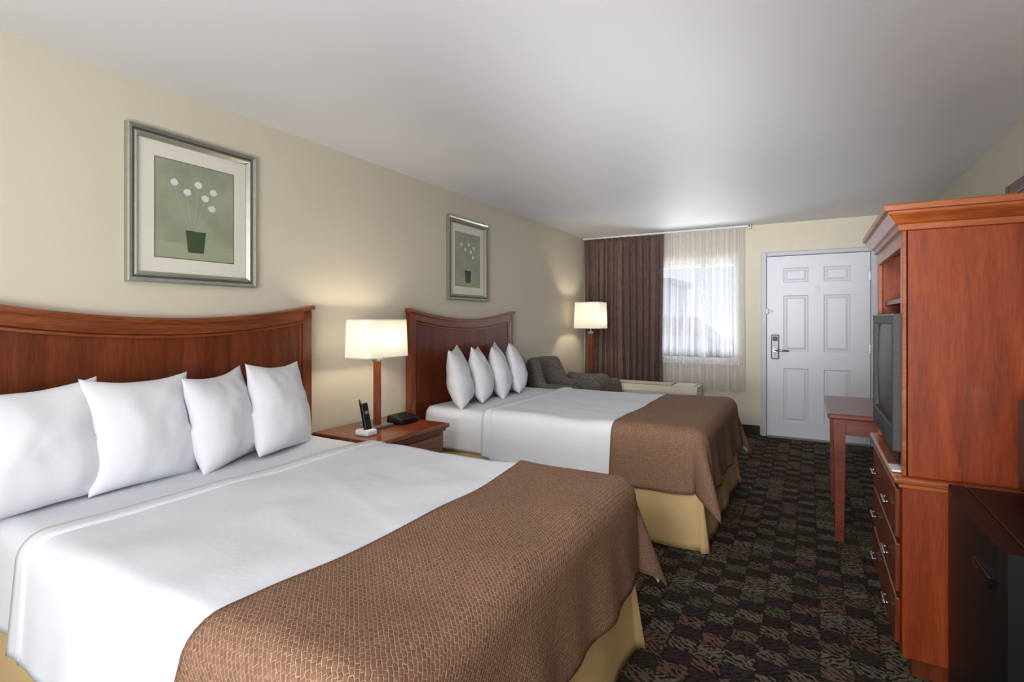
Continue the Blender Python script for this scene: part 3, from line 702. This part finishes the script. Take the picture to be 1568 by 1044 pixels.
# ------------------------------------------------------------ desk
dk=empty('writing_desk',(0.5,3.98,0))
tx0,tx1,ty0,ty1=0.09,0.965,3.56,4.42
box('top',(tx0,ty0,0.715),(tx1,ty1,0.745),M_desk,dk,bev=0.008)
boxes('apron',[((tx0+0.05,ty0+0.04,0.62),(tx1-0.03,ty0+0.06,0.715)),((tx0+0.05,ty1-0.06,0.62),(tx1-0.03,ty1-0.04,0.715)),((tx0+0.045,ty0+0.05,0.62),(tx0+0.065,ty1-0.05,0.715))],M_desk,dk,bev=0.002)
bm=bmesh.new()
for x in (tx0+0.03,tx1-0.09):
    for y in (ty0+0.02,ty1-0.08):
        vs=addbox(bm,(x,y,0),(x+0.06,y+0.06,0.715),0)
        for v in vs:
            if v.co.z<0.1: v.co.x=x+0.03+(v.co.x-x-0.03)*0.7; v.co.y=y+0.03+(v.co.y-y-0.03)*0.7
finish('legs',bm,M_desk,dk)

# ------------------------------------------------------------ outside
M_asph=plain('asphalt',(190,194,200),0.9,var=0.08,scale=2)
M_bld=plain('building_stucco',(186,194,208),0.9); M_car=plain('car_paint',(100,112,132),0.3); M_cw=plain('car_white',(225,230,236),0.3)
box('parking_lot_ground',(-30,YF+T,-0.12),(14,40,-0.02),M_asph,bev=0)
bl=empty('neighbouring_building',(-8,30,0)); box('walls',(-13,28,-0.02),(-6.5,33,3.2),M_bld,bl); box('roof',(-13.3,27.7,3.2),(-6.2,33.3,3.5),M_car,bl)
boxes('windows',[((-12.5+i*1.5,27.95,1.0),(-11.5+i*1.5,28.0,2.2)) for i in range(4)],M_dark,bl,bev=0)
def car(loc,mat):
    e=empty('parked_car',loc); x,y,z=loc
    bm=bmesh.new(); pr=[(-2.2,.35),(2.2,.35),(2.25,.75),(1.3,.92),(.7,1.4),(-.9,1.42),(-1.6,.98),(-2.2,.9)]
    A=[bm.verts.new((x+a,y-.85,z+b)) for a,b in pr]; B=[bm.verts.new((x+a,y+.85,z+b)) for a,b in pr]
    for i in range(8): bm.faces.new((A[i],A[(i+1)%8],B[(i+1)%8],B[i]))
    bm.faces.new(A); bm.faces.new(B[::-1]); finish('body',bm,mat,e)
    bm=bmesh.new()
    for wxx in (-1.4,1.4):
        for wy in (-.86,.7): addcyl(bm,(x+wxx,y+wy,z+.33),(x+wxx,y+wy+.16,z+.33),.33,.33,20)
    finish('wheels',bm,M_blk,e)
    bm=bmesh.new(); bm.faces.new([bm.verts.new((x+a,y-.86,z+b)) for a,b in ((-1.35,.98),(1.1,.96),(.6,1.34),(-.85,1.35))]); finish('side_windows',bm,M_blk,e)
car((-3.2,13.0,-0.02),M_car); car((-7.4,18,-0.02),M_cw)

# ------------------------------------------------------------ lighting
w=bpy.data.worlds.new('sky'); S.world=w; w.use_nodes=True; nt=w.node_tree; bg=nt.nodes['Background']
sk=N(nt,'ShaderNodeTexSky',sky_type='HOSEK_WILKIE'); sk.turbidity=6; sk.sun_direction=(0.2,-0.5,0.8)
mx=N(nt,'ShaderNodeMixRGB'); mx.inputs[0].default_value=0.75; mx.inputs[2].default_value=(0.78,0.89,1.0,1)
nt.links.new(sk.outputs[0],mx.inputs[1]); nt.links.new(mx.outputs[0],bg.inputs['Color']); bg.inputs['Strength'].default_value=1.05
def area(name,loc,tgt,e,sx,sy,col=(1,1,1),spread=180):
    l=bpy.data.lights.new(name,'AREA'); l.shape='RECTANGLE'; l.size=sx; l.size_y=sy; l.energy=e; l.color=col; l.spread=math.radians(spread)
    o=bpy.data.objects.new(name,l); o.location=loc; o.rotation_euler=(Vector(tgt)-Vector(loc)).to_track_quat('-Z','Y').to_euler(); COL.objects.link(o); return o
def spot(name,loc,tgt,e,ang,rad,col=(1,1,1),blend=1.0):
    l=bpy.data.lights.new(name,'SPOT'); l.energy=e; l.spot_size=math.radians(ang); l.spot_blend=blend; l.shadow_soft_size=rad; l.color=col
    o=bpy.data.objects.new(name,l); o.location=loc; o.rotation_euler=(Vector(tgt)-Vector(loc)).to_track_quat('-Z','Y').to_euler(); COL.objects.link(o); return o
area('fill_behind_camera',(-0.7,-0.9,2.2),(-0.9,4.5,0.9),20,2.0,0.9,(1,0.98,0.96))  # added soft fill behind the camera; the room has no such fixture
area('uplight_fill_near',(-0.5,-0.7,1.0),(-0.8,1.6,2.36),30,1.2,0.7,(0.97,0.98,1.0))  # added uplight, out of view, brightens the ceiling over the near bed
area('uplight_fill_far',(-0.5,-1.2,0.9),(-0.7,4.6,2.36),40,1.4,0.8,(0.97,0.98,1.0))  # second unseen uplight, added to lift the ceiling further back
spot('fill_far_ceiling',(-0.6,-0.9,1.0),(-0.75,5.4,2.36),900,36,0.35,(0.99,0.98,0.98))  # added fill spot, evens out the ceiling falloff towards the window wall
spot('fill_far_room',(-0.5,-0.9,2.0),(-0.95,5.2,0.9),330,50,0.35,(1,0.98,0.96))  # unseen fill spot added to brighten the far half of the room
area('window_ground_bounce',(-1.2,7.7,0.35),(-0.9,5.2,2.3),170,1.8,0.8,(0.94,0.97,1))

# ------------------------------------------------------------ camera
cam=bpy.data.cameras.new('camera'); co=bpy.data.objects.new('camera',cam); COL.objects.link(co)
co.location=(0,0,1.29); co.rotation_euler=(math.radians(90),0,math.radians(29.7))
cam.sensor_width=36; cam.lens=18.37; cam.shift_y=-0.0204; cam.clip_start=0.02; cam.clip_end=200
S.camera=co
S.view_settings.view_transform='Standard'; S.view_settings.look='None'; S.view_settings.exposure=0; S.view_settings.gamma=1
